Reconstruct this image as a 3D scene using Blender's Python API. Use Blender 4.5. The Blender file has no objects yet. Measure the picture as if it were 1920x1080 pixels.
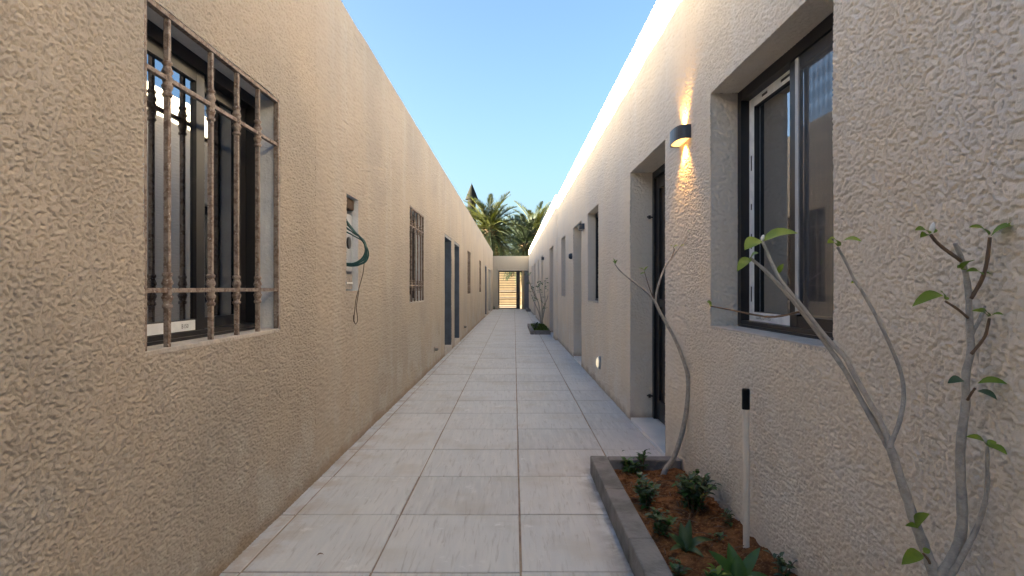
import bpy, bmesh, math, random
import numpy as np
from mathutils import Vector, Matrix, noise as mnoise
R = math.radians
random.seed(7)
S = bpy.context.scene
COL = S.collection

# ------------------------------------------------------------------ camera, sky, sun, exposure
H = 1.14                      # eye height (m)
F = 1111.0                    # focal length in photo pixels (1920 wide)
cam_d = bpy.data.cameras.new('camera'); cam = bpy.data.objects.new('camera', cam_d); COL.objects.link(cam)
cam.location = (0, 0, H); cam.rotation_euler = (R(90), 0, 0)
cam_d.sensor_width = 36.0; cam_d.lens = 36.0 * F / 1920.0
cam_d.clip_start = 0.02; cam_d.clip_end = 2000
S.camera = cam
SUN_EL, SUN_AZ = 5.4, 266.0   # degrees; azimuth clockwise from +Y (down the passage)
world = bpy.data.worlds.new('World'); S.world = world; world.use_nodes = True
wn = world.node_tree.nodes; wl = world.node_tree.links
sky = wn.new('ShaderNodeTexSky'); sky.sky_type = 'NISHITA'; sky.sun_disc = False
sky.sun_elevation = R(SUN_EL); sky.sun_rotation = R(SUN_AZ)
sky.altitude = 0; sky.air_density = 0.8; sky.dust_density = 4.0; sky.ozone_density = 2.1
wl.new(sky.outputs[0], wn['Background'].inputs[0]); wn['Background'].inputs[1].default_value = 0.06
sun_d = bpy.data.lights.new('sun', 'SUN'); sun = bpy.data.objects.new('sun', sun_d); COL.objects.link(sun)
sun_d.energy = 5.0; sun_d.angle = R(0.5); sun_d.color = (1.0, 0.87, 0.65)
sd = Vector((math.sin(R(SUN_AZ)) * math.cos(R(SUN_EL)), math.cos(R(SUN_AZ)) * math.cos(R(SUN_EL)), math.sin(R(SUN_EL))))
sun.rotation_euler = sd.to_track_quat('Z', 'Y').to_euler(); sun.location = (-6, -2, 9)
S.view_settings.view_transform = 'Standard'; S.view_settings.look = 'None'
S.view_settings.gamma = 1.0; S.view_settings.exposure = 3.92

# ------------------------------------------------------------------ helpers
def P(px, py, y):
    """photo pixel + distance along the passage -> world point"""
    return Vector(((px - 960) / F * y, y, H + (540 - py) / F * y))

STEP_Y = 12.9                 # from here on the right-hand building stands 5 cm proud
def FX(s, y):
    """x of the wall face (s=-1 left, +1 right) at distance y"""
    if s < 0: return -1.174 + 0.00495 * y
    return 1.032 - 0.0027 * y - (0.05 if y > STEP_Y + 0.02 else 0.05 * max(0, min(1, (y - STEP_Y) / 0.02)))

WL = {}                       # world location of each object
def wloc(o): return WL.get(o.name, Vector((0, 0, 0)))

def tag(o, label=None, cat=None, group=None, kind=None):
    if label: o['label'] = label
    if cat: o['category'] = cat
    if group: o['group'] = group
    if kind: o['kind'] = kind
    return o

def thing(name, loc, label, cat, group=None):
    o = bpy.data.objects.new(name, None); COL.objects.link(o)
    o.empty_display_size = 0.1
    o.location = loc; WL[o.name] = Vector(loc)
    return tag(o, label, cat, group)

class MB:
    def __init__(self): self.v = []; self.f = []
    def add(self, vs, fs):
        n = len(self.v); self.v += [tuple(v) for v in vs]; self.f += [tuple(i + n for i in f) for f in fs]; return self
    def hexa(self, p):        # 8 points: bottom 0-3 ccw, top 4-7
        return self.add(p, [(3, 2, 1, 0), (4, 5, 6, 7), (0, 1, 5, 4), (1, 2, 6, 5), (2, 3, 7, 6), (3, 0, 4, 7)])
    def box(self, x0, x1, y0, y1, z0, z1):
        return self.hexa([(x0, y0, z0), (x1, y0, z0), (x1, y1, z0), (x0, y1, z0), (x0, y0, z1), (x1, y0, z1), (x1, y1, z1), (x0, y1, z1)])
    def wbox(self, s, y0, y1, z0, z1, d0, d1):
        """box in wall coordinates: d = depth into the wall from its face (negative: stands out)"""
        a0, a1 = FX(s, y0), FX(s, y1)
        q = [(a0 + s * d0, y0), (a0 + s * d1, y0), (a1 + s * d1, y1), (a1 + s * d0, y1)]
        if s < 0: q = [q[1], q[0], q[3], q[2]]
        return self.hexa([(x, y, z0) for x, y in q] + [(x, y, z1) for x, y in q])
    def tube(self, pts, rads, n=8, cap=True):
        pts = [Vector(p) for p in pts]
        if not hasattr(rads, '__len__'): rads = [rads] * len(pts)
        rings = []; up = None
        for i, p in enumerate(pts):
            t = (pts[min(i + 1, len(pts) - 1)] - pts[max(i - 1, 0)]).normalized()
            if up is None:
                up = Vector((0, 0, 1)) if abs(t.z) < 0.9 else Vector((1, 0, 0))
            a = t.cross(up).normalized(); b = a.cross(t).normalized(); up = b
            rings.append([p + (a * math.cos(2 * math.pi * k / n) + b * math.sin(2 * math.pi * k / n)) * rads[i] for k in range(n)])
        vs = [v for r in rings for v in r]; fs = []
        for i in range(len(pts) - 1):
            for k in range(n):
                k2 = (k + 1) % n
                fs.append((i * n + k, i * n + k2, (i + 1) * n + k2, (i + 1) * n + k))
        if cap:
            fs.append(tuple(range(n))[::-1]); m = (len(pts) - 1) * n; fs.append(tuple(m + k for k in range(n)))
        return self.add(vs, fs)
    def lathe(self, cx, cy, prof, n=16):
        vs = [(cx + r * math.cos(2 * math.pi * k / n), cy + r * math.sin(2 * math.pi * k / n), z) for r, z in prof for k in range(n)]
        fs = []
        for i in range(len(prof) - 1):
            for k in range(n):
                k2 = (k + 1) % n
                fs.append((i * n + k, i * n + k2, (i + 1) * n + k2, (i + 1) * n + k))
        fs.append(tuple(range(n))[::-1]); m = (len(prof) - 1) * n; fs.append(tuple(m + k for k in range(n)))
        return self.add(vs, fs)
    def build(self, name, mat, parent=None, smooth=False, bevel=0.0, origin=None, seg=2):
        a = np.array(self.v, dtype=float)
        if origin is None:
            c = Vector(((a[:, 0].min() + a[:, 0].max()) / 2, (a[:, 1].min() + a[:, 1].max()) / 2, a[:, 2].min()))
        else: c = Vector(origin)
        me = bpy.data.meshes.new(name)
        me.from_pydata([tuple(v) for v in (a - np.array(c))], [], self.f)
        me.validate()
        if bevel:
            bm = bmesh.new(); bm.from_mesh(me); bmesh.ops.remove_doubles(bm, verts=bm.verts, dist=1e-5)
            bmesh.ops.recalc_face_normals(bm, faces=bm.faces)
            es = [e for e in bm.edges if len(e.link_faces) == 2 and e.calc_face_angle(0) > 0.6]
            bmesh.ops.bevel(bm, geom=es, offset=bevel, segments=seg, affect='EDGES', profile=0.6, clamp_overlap=True)
            bm.to_mesh(me); bm.free()
        if smooth: me.polygons.foreach_set('use_smooth', [True] * len(me.polygons))
        return link(name, me, mat, c, parent)

def link(name, me, mat, loc, parent=None):
    if mat is not None and len(me.materials) == 0: me.materials.append(mat)
    o = bpy.data.objects.new(name, me); COL.objects.link(o)
    WL[o.name] = Vector(loc)
    if parent is not None:
        o.parent = parent; o.location = Vector(loc) - wloc(parent)
    else: o.location = loc
    return o

# ---- vectorised 2D gradient noise for real stucco relief
_rng = np.random.default_rng(11)
_perm = _rng.permutation(4096); _grad = _rng.uniform(0, 2 * np.pi, 4096)
def pnoise(x, y):
    xi = np.floor(x).astype(np.int64); yi = np.floor(y).astype(np.int64)
    xf = x - xi; yf = y - yi
    def g(ix, iy, dx, dy):
        a = _grad[_perm[(_perm[ix & 4095] + iy) & 4095]]
        return np.cos(a) * dx + np.sin(a) * dy
    u = xf ** 3 * (xf * (xf * 6 - 15) + 10); v = yf ** 3 * (yf * (yf * 6 - 15) + 10)
    n00 = g(xi, yi, xf, yf); n10 = g(xi + 1, yi, xf - 1, yf); n01 = g(xi, yi + 1, xf, yf - 1); n11 = g(xi + 1, yi + 1, xf - 1, yf - 1)
    return ((n00 * (1 - u) + n10 * u) * (1 - v) + (n01 * (1 - u) + n11 * u) * v) * 1.5

# ------------------------------------------------------------------ materials
def newmat(name):
    m = bpy.data.materials.new(name); m.use_nodes = True
    nt = m.node_tree; b = nt.nodes['Principled BSDF']
    return m, nt, b
def nd(nt, t, **kw):
    n = nt.nodes.new(t)
    for k, v in kw.items():
        if k.startswith('i_'):
            key = k[2:]; key = int(key) if key.isdigit() else key.replace('_', ' ')
            n.inputs[key].default_value = v
        else: setattr(n, k, v)
    return n
def mixc(nt, fac, a, b, mode='MIX'):
    n = nt.nodes.new('ShaderNodeMix'); n.data_type = 'RGBA'; n.blend_type = mode
    for sock, val in ((0, fac), (6, a), (7, b)):
        if hasattr(val, 'is_linked'): nt.links.new(val, n.inputs[sock])
        elif val is not None: n.inputs[sock].default_value = val if sock == 0 else (*val[:3], 1)
    return n.outputs[2]
def ramp(nt, src, lo, hi):
    n = nt.nodes.new('ShaderNodeMapRange'); n.interpolation_type = 'SMOOTHSTEP'
    nt.links.new(src, n.inputs[0]); n.inputs[1].default_value = lo; n.inputs[2].default_value = hi
    return n.outputs[0]
def math_n(nt, op, a, b=None):
    n = nt.nodes.new('ShaderNodeMath'); n.operation = op
    for i, v in ((0, a), (1, b)):
        if v is None: continue
        if hasattr(v, 'is_linked'): nt.links.new(v, n.inputs[i])
        else: n.inputs[i].default_value = v
    return n.outputs[0]
def wpos(nt, scale=(1, 1, 1)):
    g = nt.nodes.new('ShaderNodeNewGeometry'); m = nt.nodes.new('ShaderNodeMapping'); m.inputs[3].default_value = scale
    nt.links.new(g.outputs[0], m.inputs[0]); return m.outputs[0]
def noise_t(nt, vec, scale, detail=4, rough=0.55, dist=0.0):
    n = nt.nodes.new('ShaderNodeTexNoise'); n.inputs['Scale'].default_value = scale; n.inputs['Detail'].default_value = detail
    n.inputs['Roughness'].default_value = rough; n.inputs['Distortion'].default_value = dist
    nt.links.new(vec, n.inputs['Vector']); return n.outputs[0]
def bump(nt, b, src, strength, dist):
    n = nt.nodes.new('ShaderNodeBump'); n.inputs['Strength'].default_value = strength; n.inputs['Distance'].default_value = dist
    nt.links.new(src, n.inputs['Height']); nt.links.new(n.outputs[0], b.inputs['Normal'])
def obj_random(nt):
    return nt.nodes.new('ShaderNodeObjectInfo').outputs['Random']

def stucco(name, c1, c2, grey, bump_s=0.5):
    m, nt, b = newmat(name)
    p = wpos(nt)
    big = ramp(nt, noise_t(nt, p, 1.1, 5), 0.35, 0.68)
    col = mixc(nt, big, c1, c2)
    st = noise_t(nt, wpos(nt, (4, 4, 0.35)), 1.0, 6, 0.6)                  # rain streaks down the wall
    col = mixc(nt, math_n(nt, 'MULTIPLY', ramp(nt, st, 0.48, 0.74), 0.45), col, grey)
    st2 = noise_t(nt, wpos(nt, (9, 9, 0.5)), 1.0, 4, 0.6)
    col = mixc(nt, math_n(nt, 'MULTIPLY', ramp(nt, st2, 0.54, 0.80), 0.14), col, (c1[0] * .62, c1[1] * .58, c1[2] * .54))
    sp = noise_t(nt, p, 26, 4, 0.65)
    col = mixc(nt, math_n(nt, 'MULTIPLY', ramp(nt, sp, 0.5, 0.75), 0.22), col, (c1[0] * .70, c1[1] * .64, c1[2] * .58))
    # dust and cement scuffs low on the wall
    sep = nt.nodes.new('ShaderNodeSeparateXYZ'); nt.links.new(p, sep.inputs[0])
    low = ramp(nt, sep.outputs[2], 1.15, 0.1)
    patch = ramp(nt, noise_t(nt, p, 2.1, 6, 0.62), 0.46, 0.60)
    col = mixc(nt, math_n(nt, 'MULTIPLY', math_n(nt, 'MULTIPLY', low, patch), 0.7), col, grey)
    edge = ramp(nt, math_n(nt, 'ADD', sep.outputs[2], math_n(nt, 'MULTIPLY', noise_t(nt, p, 6, 5), 0.16)), 0.17, 0.09)
    col = mixc(nt, math_n(nt, 'MULTIPLY', edge, 0.5), col, (0.24, 0.16, 0.10))
    nt.links.new(col, b.inputs['Base Color']); b.inputs['Roughness'].default_value = 0.95
    b.inputs['Specular IOR Level'].default_value = 0.15
    h = math_n(nt, 'ADD', math_n(nt, 'MULTIPLY', noise_t(nt, p, 115, 3, 0.6), 1.0), math_n(nt, 'MULTIPLY', noise_t(nt, p, 260, 3, 0.6), 0.45))
    bump(nt, b, h, bump_s, 0.005)
    return m

def plain(name, col, rough=0.6, metal=0.0, var=0.12, scale=12, bump_s=0.0, bscale=60, spec=0.5, dark=0.6):
    m, nt, b = newmat(name)
    p = wpos(nt)
    n = ramp(nt, noise_t(nt, p, scale, 5, 0.6), 0.35, 0.7)
    c = mixc(nt, math_n(nt, 'MULTIPLY', n, var * 3), col, tuple(k * dark for k in col))
    nt.links.new(c, b.inputs['Base Color']); b.inputs['Roughness'].default_value = rough; b.inputs['Metallic'].default_value = metal
    b.inputs['Specular IOR Level'].default_value = spec
    if bump_s: bump(nt, b, noise_t(nt, p, bscale, 4), bump_s, 0.01)
    return m

M = {}
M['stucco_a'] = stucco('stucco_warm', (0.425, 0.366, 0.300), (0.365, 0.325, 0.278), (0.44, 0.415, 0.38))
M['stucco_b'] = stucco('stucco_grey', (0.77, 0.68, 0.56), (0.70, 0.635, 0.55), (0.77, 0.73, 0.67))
M['stucco_end'] = stucco('stucco_end', (0.43, 0.395, 0.33), (0.41, 0.38, 0.325), (0.37, 0.355, 0.31))
M['roof'] = plain('roof_screed', (0.36, 0.31, 0.25), 0.95)
M['dark_alu'] = plain('dark_aluminium', (0.022, 0.021, 0.022), 0.38, 0.3, 0.05)
M['brown_alu'] = plain('brown_aluminium', (0.05, 0.040, 0.034), 0.35, 0.3, 0.1)
M['sconce'] = plain('anthracite_metal', (0.05, 0.058, 0.075), 0.35, 0.4, 0.05)
M['reveal_pale'] = plain('pale_plaster', (0.68, 0.69, 0.70), 0.85, 0, 0.1, 9, 0.3)
M['sill'] = plain('sill_cement', (0.52, 0.47, 0.41), 0.9, 0, 0.2, 14, 0.6, 50)
M['marble'] = plain('marble_threshold', (0.80, 0.79, 0.77), 0.35, 0, 0.1, 4)
M['blue_door'] = plain('blue_grey_metal', (0.075, 0.105, 0.145), 0.5, 0.1, 0.22, 5)
M['grey_door'] = plain('grey_door_paint', (0.19, 0.20, 0.23), 0.55, 0, 0.1, 5)
M['pale_door'] = plain('pale_door_paint', (0.42, 0.43, 0.41), 0.6, 0, 0.1, 5)
M['kerb'] = plain('kerb_concrete', (0.24, 0.236, 0.232), 0.9, 0, 0.28, 7, 0.5, 70, dark=0.45)
M['pvc'] = plain('pvc', (0.80, 0.73, 0.64), 0.5, 0, 0.12, 10)
M['black_tape'] = plain('black_tape', (0.005, 0.005, 0.0055), 0.5, spec=.25)
M['green_cable'] = plain('green_cable', (0.012, 0.075, 0.068), 0.4)
M['wire'] = plain('thin_wire', (0.07, 0.05, 0.03), 0.6)
M['meter'] = plain('meter_grey', (0.42, 0.44, 0.46), 0.5)
M['niche'] = plain('niche_plaster', (0.40, 0.35, 0.30), 0.95, 0, 0.3, 10, 0.6)
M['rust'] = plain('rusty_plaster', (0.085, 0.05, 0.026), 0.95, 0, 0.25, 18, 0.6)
M['bark'] = plain('pale_bark', (0.44, 0.41, 0.365), 0.85, 0, 0.25, 40, 0.5, 90)
M['twig'] = plain('brown_twig', (0.19, 0.12, 0.075), 0.8, 0, 0.2, 40)
M['bud'] = plain('white_bud', (0.8, 0.8, 0.76), 0.6)
M['palm_trunk'] = plain('palm_trunk', (0.13, 0.085, 0.05), 0.95, 0, 0.3, 5)
M['minaret'] = plain('minaret_stone', (0.026, 0.027, 0.023), 1.0, 0, 0.1, 1, spec=0.0)
M['street_wall'] = plain('street_wall', (0.42, 0.33, 0.21), 0.95, 0, 0.15, 2)
M['sand'] = plain('sand_ground', (0.38, 0.29, 0.19), 0.95, 0, 0.2, 1.5)
M['tape_print'] = plain('printed_ink', (0.03, 0.035, 0.05), 0.6)

def rust_metal():
    m, nt, b = newmat('worn_painted_iron')
    p = wpos(nt)
    n1 = ramp(nt, noise_t(nt, p, 45, 5, 0.7), 0.44, 0.60)
    col = mixc(nt, n1, (0.26, 0.205, 0.165), (0.135, 0.085, 0.058))
    n2 = ramp(nt, noise_t(nt, p, 120, 3, 0.6), 0.60, 0.68)
    col = mixc(nt, n2, col, (0.40, 0.36, 0.32))
    nt.links.new(col, b.inputs['Base Color']); b.inputs['Roughness'].default_value = 0.7
    bump(nt, b, noise_t(nt, p, 140, 4), 0.5, 0.003); return m
M['grille'] = rust_metal()

def tape():
    m, nt, b = newmat('protective_film')
    p = wpos(nt)
    col = mixc(nt, ramp(nt, noise_t(nt, p, 14, 4), 0.4, 0.7), (0.84, 0.86, 0.88), (0.68, 0.71, 0.75))
    nt.links.new(col, b.inputs['Base Color']); b.inputs['Roughness'].default_value = 0.35; return m
M['tape'] = tape()

def glass(name, tint, refl, rough=0.0):
    m, nt, b = newmat(name)
    nt.nodes.remove(b); out = nt.nodes['Material Output']
    g = nd(nt, 'ShaderNodeBsdfGlossy'); g.inputs['Roughness'].default_value = rough; g.inputs['Color'].default_value = (0.92, 0.95, 1, 1)
    t = nd(nt, 'ShaderNodeBsdfTransparent'); t.inputs['Color'].default_value = (*tint, 1)
    fr = nd(nt, 'ShaderNodeFresnel'); fr.inputs[0].default_value = refl
    mx = nd(nt, 'ShaderNodeMixShader'); nt.links.new(fr.outputs[0], mx.inputs[0]); nt.links.new(t.outputs[0], mx.inputs[1]); nt.links.new(g.outputs[0], mx.inputs[2])
    p = wpos(nt); bp = nd(nt, 'ShaderNodeBump'); bp.inputs['Strength'].default_value = 0.008; bp.inputs['Distance'].default_value = 0.02
    nt.links.new(noise_t(nt, p, 2.5, 2), bp.inputs['Height']); nt.links.new(bp.outputs[0], g.inputs['Normal'])
    nt.links.new(mx.outputs[0], out.inputs[0]); return m
M['glass'] = glass('reflective_window_glass', (0.42, 0.47, 0.46), 5.0)
M['glass_b'] = glass('tinted_window_glass', (0.30, 0.33, 0.34), 2.6)

def mesh_screen():
    m, nt, b = newmat('insect_screen')
    out = nt.nodes['Material Output']
    b.inputs['Base Color'].default_value = (0.10, 0.10, 0.105, 1); b.inputs['Roughness'].default_value = 0.6
    t = nd(nt, 'ShaderNodeBsdfTransparent'); mx = nd(nt, 'ShaderNodeMixShader')
    sep = nt.nodes.new('ShaderNodeSeparateXYZ'); nt.links.new(wpos(nt), sep.inputs[0])
    def stripes(s): return math_n(nt, 'GREATER_THAN', math_n(nt, 'FRACT', math_n(nt, 'MULTIPLY', s, 420.0)), 0.86)
    w = math_n(nt, 'MAXIMUM', stripes(sep.outputs[1]), stripes(sep.outputs[2]))
    nt.links.new(w, mx.inputs[0]); nt.links.new(t.outputs[0], mx.inputs[1]); nt.links.new(b.outputs[0], mx.inputs[2])
    nt.links.new(mx.outputs[0], out.inputs[0]); return m
M['screen'] = mesh_screen()

def tile_mat():
    m, nt, b = newmat('stone_paving')
    p = wpos(nt); r = obj_random(nt)
    col = mixc(nt, r, (0.595, 0.602, 0.605), (0.515, 0.522, 0.525))
    # brushed streaks, turned a little from stone to stone
    mp = nt.nodes.new('ShaderNodeMapping'); mp.inputs[3].default_value = (17, 1.5, 1)
    g = nt.nodes.new('ShaderNodeNewGeometry'); nt.links.new(g.outputs[0], mp.inputs[0])
    cmb = nt.nodes.new('ShaderNodeCombineXYZ')
    nt.links.new(math_n(nt, 'MULTIPLY', math_n(nt, 'SUBTRACT', r, 0.5), 1.1), cmb.inputs[2]); nt.links.new(cmb.outputs[0], mp.inputs[2])
    cm2 = nt.nodes.new('ShaderNodeCombineXYZ'); nt.links.new(math_n(nt, 'MULTIPLY', r, 40.0), cm2.inputs[0]); nt.links.new(cm2.outputs[0], mp.inputs[1])
    st = ramp(nt, noise_t(nt, mp.outputs[0], 1.6, 6, 0.62, 0.4), 0.40, 0.66)
    col = mixc(nt, math_n(nt, 'MULTIPLY', st, 0.7), col, (0.64, 0.635, 0.62))
    st3 = ramp(nt, noise_t(nt, mp.outputs[0], 3.1, 5, 0.62, 0.8), 0.52, 0.72)
    col = mixc(nt, math_n(nt, 'MULTIPLY', st3, 0.6), col, (0.35, 0.33, 0.31))
    sand = ramp(nt, noise_t(nt, p, 2.2, 6, 0.6), 0.48, 0.70)
    col = mixc(nt, math_n(nt, 'MULTIPLY', sand, 0.5), col, (0.47, 0.435, 0.38))
    wh = ramp(nt, noise_t(nt, p, 5.5, 5, 0.7), 0.60, 0.74)
    col = mixc(nt, math_n(nt, 'MULTIPLY', wh, 0.75), col, (0.78, 0.78, 0.775))
    dk = ramp(nt, noise_t(nt, p, 1.3, 7, 0.7), 0.62, 0.74)
    col = mixc(nt, math_n(nt, 'MULTIPLY', dk, 0.4), col, (0.27, 0.26, 0.25))
    # stones turn darker brown towards the long kerb, broken up by noise
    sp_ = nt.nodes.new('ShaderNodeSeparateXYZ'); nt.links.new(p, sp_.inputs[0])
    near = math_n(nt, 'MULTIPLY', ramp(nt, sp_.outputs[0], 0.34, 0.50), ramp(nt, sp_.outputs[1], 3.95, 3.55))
    kerb_dark = math_n(nt, 'MULTIPLY', near, ramp(nt, noise_t(nt, p, 6, 6, 0.65), 0.36, 0.62))
    col = mixc(nt, math_n(nt, 'MULTIPLY', kerb_dark, 0.75), col, (0.20, 0.17, 0.145))
    wl_ = math_n(nt, 'MULTIPLY', ramp(nt, sp_.outputs[0], -0.86, -1.16), ramp(nt, noise_t(nt, p, 5, 6, 0.65), 0.44, 0.60))
    col = mixc(nt, math_n(nt, 'MULTIPLY', wl_, 0.6), col, (0.40, 0.32, 0.245))
    nt.links.new(col, b.inputs['Base Color'])
    rr = math_n(nt, 'ADD', math_n(nt, 'MULTIPLY', noise_t(nt, p, 7, 4), 0.35), 0.45)
    nt.links.new(rr, b.inputs['Roughness']); b.inputs['Specular IOR Level'].default_value = 0.35
    bump(nt, b, noise_t(nt, p, 45, 5, 0.7), 0.12, 0.01); return m
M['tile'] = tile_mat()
M['grout'] = plain('sandy_grout', (0.36, 0.285, 0.215), 0.98, 0, 0.3, 8, 0.5)

def soil_mat():
    m, nt, b = newmat('red_soil')
    p = wpos(nt)
    col = mixc(nt, ramp(nt, noise_t(nt, p, 14, 6, 0.7), 0.38, 0.62), (0.30, 0.145, 0.062), (0.12, 0.056, 0.027))
    col = mixc(nt, ramp(nt, noise_t(nt, p, 90, 3, 0.6), 0.55, 0.7), col, (0.40, 0.22, 0.11))
    nt.links.new(col, b.inputs['Base Color']); b.inputs['Roughness'].default_value = 1.0; b.inputs['Specular IOR Level'].default_value = 0.1
    bump(nt, b, noise_t(nt, p, 75, 6, 0.7), 1.0, 0.02); return m
M['soil'] = soil_mat()

def leaf_mat(name, c1, c2, transl=0.35, rough=0.45, scale=20):
    m, nt, b = newmat(name)
    out = nt.nodes['Material Output']; p = wpos(nt)
    n = ramp(nt, noise_t(nt, p, scale, 3), 0.3, 0.7)
    n = math_n(nt, 'ADD', math_n(nt, 'MULTIPLY', n, 0.6), math_n(nt, 'MULTIPLY', obj_random(nt), 0.4))
    col = mixc(nt, n, c1, c2)
    nt.links.new(col, b.inputs['Base Color']); b.inputs['Roughness'].default_value = rough
    t = nd(nt, 'ShaderNodeBsdfTranslucent'); nt.links.new(mixc(nt, 1.0, col, (1.0, 1.0, 0.45), 'MULTIPLY'), t.inputs[0])
    mx = nd(nt, 'ShaderNodeMixShader'); mx.inputs[0].default_value = transl
    nt.links.new(b.outputs[0], mx.inputs[1]); nt.links.new(t.outputs[0], mx.inputs[2]); nt.links.new(mx.outputs[0], out.inputs[0]); return m
M['leaf_fresh'] = leaf_mat('fresh_leaf', (0.25, 0.34, 0.04), (0.15, 0.24, 0.03), 0.35)
M['leaf_dark'] = leaf_mat('dark_leaf', (0.030, 0.075, 0.022), (0.055, 0.105, 0.038), 0.2, 0.4)
M['leaf_mid'] = leaf_mat('mid_leaf', (0.07, 0.17, 0.03), (0.04, 0.11, 0.025), 0.25, 0.4)
M['leaf_silver'] = leaf_mat('silvery_leaf', (0.06, 0.115, 0.06), (0.12, 0.17, 0.11), 0.2, 0.5)
M['leaf_lime'] = leaf_mat('lime_ground_cover', (0.11, 0.16, 0.02), (0.06, 0.10, 0.015), 0.3, 0.6)
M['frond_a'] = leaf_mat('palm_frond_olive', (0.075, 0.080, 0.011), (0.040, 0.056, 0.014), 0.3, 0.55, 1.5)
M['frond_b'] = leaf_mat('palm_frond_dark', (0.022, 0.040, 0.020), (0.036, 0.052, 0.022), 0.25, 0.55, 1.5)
M['frond_dry'] = leaf_mat('palm_frond_dry', (0.11, 0.075, 0.028), (0.08, 0.065, 0.022), 0.25, 0.6, 1.5)

def emit(name, col, strength):
    m, nt, b = newmat(name)
    b.inputs['Base Color'].default_value = (*col, 1); b.inputs['Emission Color'].default_value = (*col, 1); b.inputs['Emission Strength'].default_value = strength
    return m
M['lamp_glow'] = emit('lit_diffuser', (1.0, 0.62, 0.22), 0.13)
M['bulkhead_glow'] = emit('bulkhead_glow', (1.0, 0.84, 0.58), 0.045)
M['lamp_off'] = plain('unlit_diffuser', (0.5, 0.48, 0.44), 0.5)

# ------------------------------------------------------------------ ground and paving
g = MB(); g.add([(-400, -60, -0.03), (400, -60, -0.03), (400, 900, -0.03), (-400, 900, -0.03)], [(0, 1, 2, 3)])
tag(g.build('ground', M['sand'], origin=(0, 0, -0.03)), kind='structure')
END_Y = 31.66
pv = MB(); pv.box(-1.6, 1.6, -6, END_Y + 0.1, -0.026, -0.0045)
pave = tag(pv.build('pavement', M['grout'], origin=(0, 0, 0)), kind='structure')
DRIFT = 0.0036
def tile_mesh(w, l):
    b = MB(); b.box(-w / 2, w / 2, -l / 2, l / 2, -0.02, 0)
    me = bpy.data.meshes.new('paving_tile'); me.from_pydata(b.v, [], b.f)
    bm = bmesh.new(); bm.from_mesh(me)
    es = [e for e in bm.edges if all(v.co.z > -0.001 for v in e.verts)]
    bmesh.ops.bevel(bm, geom=es, offset=0.003, segments=2, affect='EDGES', profile=0.5)
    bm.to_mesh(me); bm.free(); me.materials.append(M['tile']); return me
cols = [(-1.26, -1.097), (-1.097, -0.572), (-0.572, 0.027), (0.027, 0.622), (0.622, 1.16)]
ROW = 0.6035; gap = 0.009
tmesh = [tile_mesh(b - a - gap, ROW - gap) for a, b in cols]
k0 = -6; k1 = int((END_Y - 2.377) / ROW)
for k in range(k0, k1 + 1):
    for ci, (a, b) in enumerate(cols):
        yc = 2.377 + (k + 0.5) * ROW + (0.004 if ci > 2 else 0) + random.uniform(-.0015, .0015)
        if yc < 0.6 and ci in (0,): pass
        o = bpy.data.objects.new('paving_tile', tmesh[ci]); COL.objects.link(o); o.parent = pave
        o.location = ((a + b) / 2 + DRIFT * yc + random.uniform(-.0012, .0012), yc, random.uniform(-.0012, .0012))
        o.rotation_euler = (random.uniform(-.0012, .0012), random.uniform(-.0012, .0012), -DRIFT + random.uniform(-.0015, .0015))

# ------------------------------------------------------------------ the two long buildings
Y_A, Y_B = -7.0, END_Y
def stucco_relief(u, v):
    """thrown-on render: flattened blobs with short ragged pits between them"""
    w1 = pnoise(u * 30, v * 30); w2 = pnoise(u * 30 + 77.3, v * 30 + 9.1)
    a = pnoise(u * 88 + w1 * 1.2, v * 82 + w2 * 1.2)
    b = pnoise(u * 150 + 31.7 + w2, v * 144 + 12.1)
    dens = 0.10 + 0.20 * pnoise(u * 4.1 + 8.8, v * 4.1)
    n = a * 0.70 + b * 0.42
    pit = np.clip((dens * 0.5 - n - 0.07) / 0.20, 0, 1); pit = pit * pit * (3 - 2 * pit)
    return -pit * 0.0046 + a * 0.0006 + b * 0.0009 + pnoise(u * 2.3 + 5.1, v * 2.3) * 0.004

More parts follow.
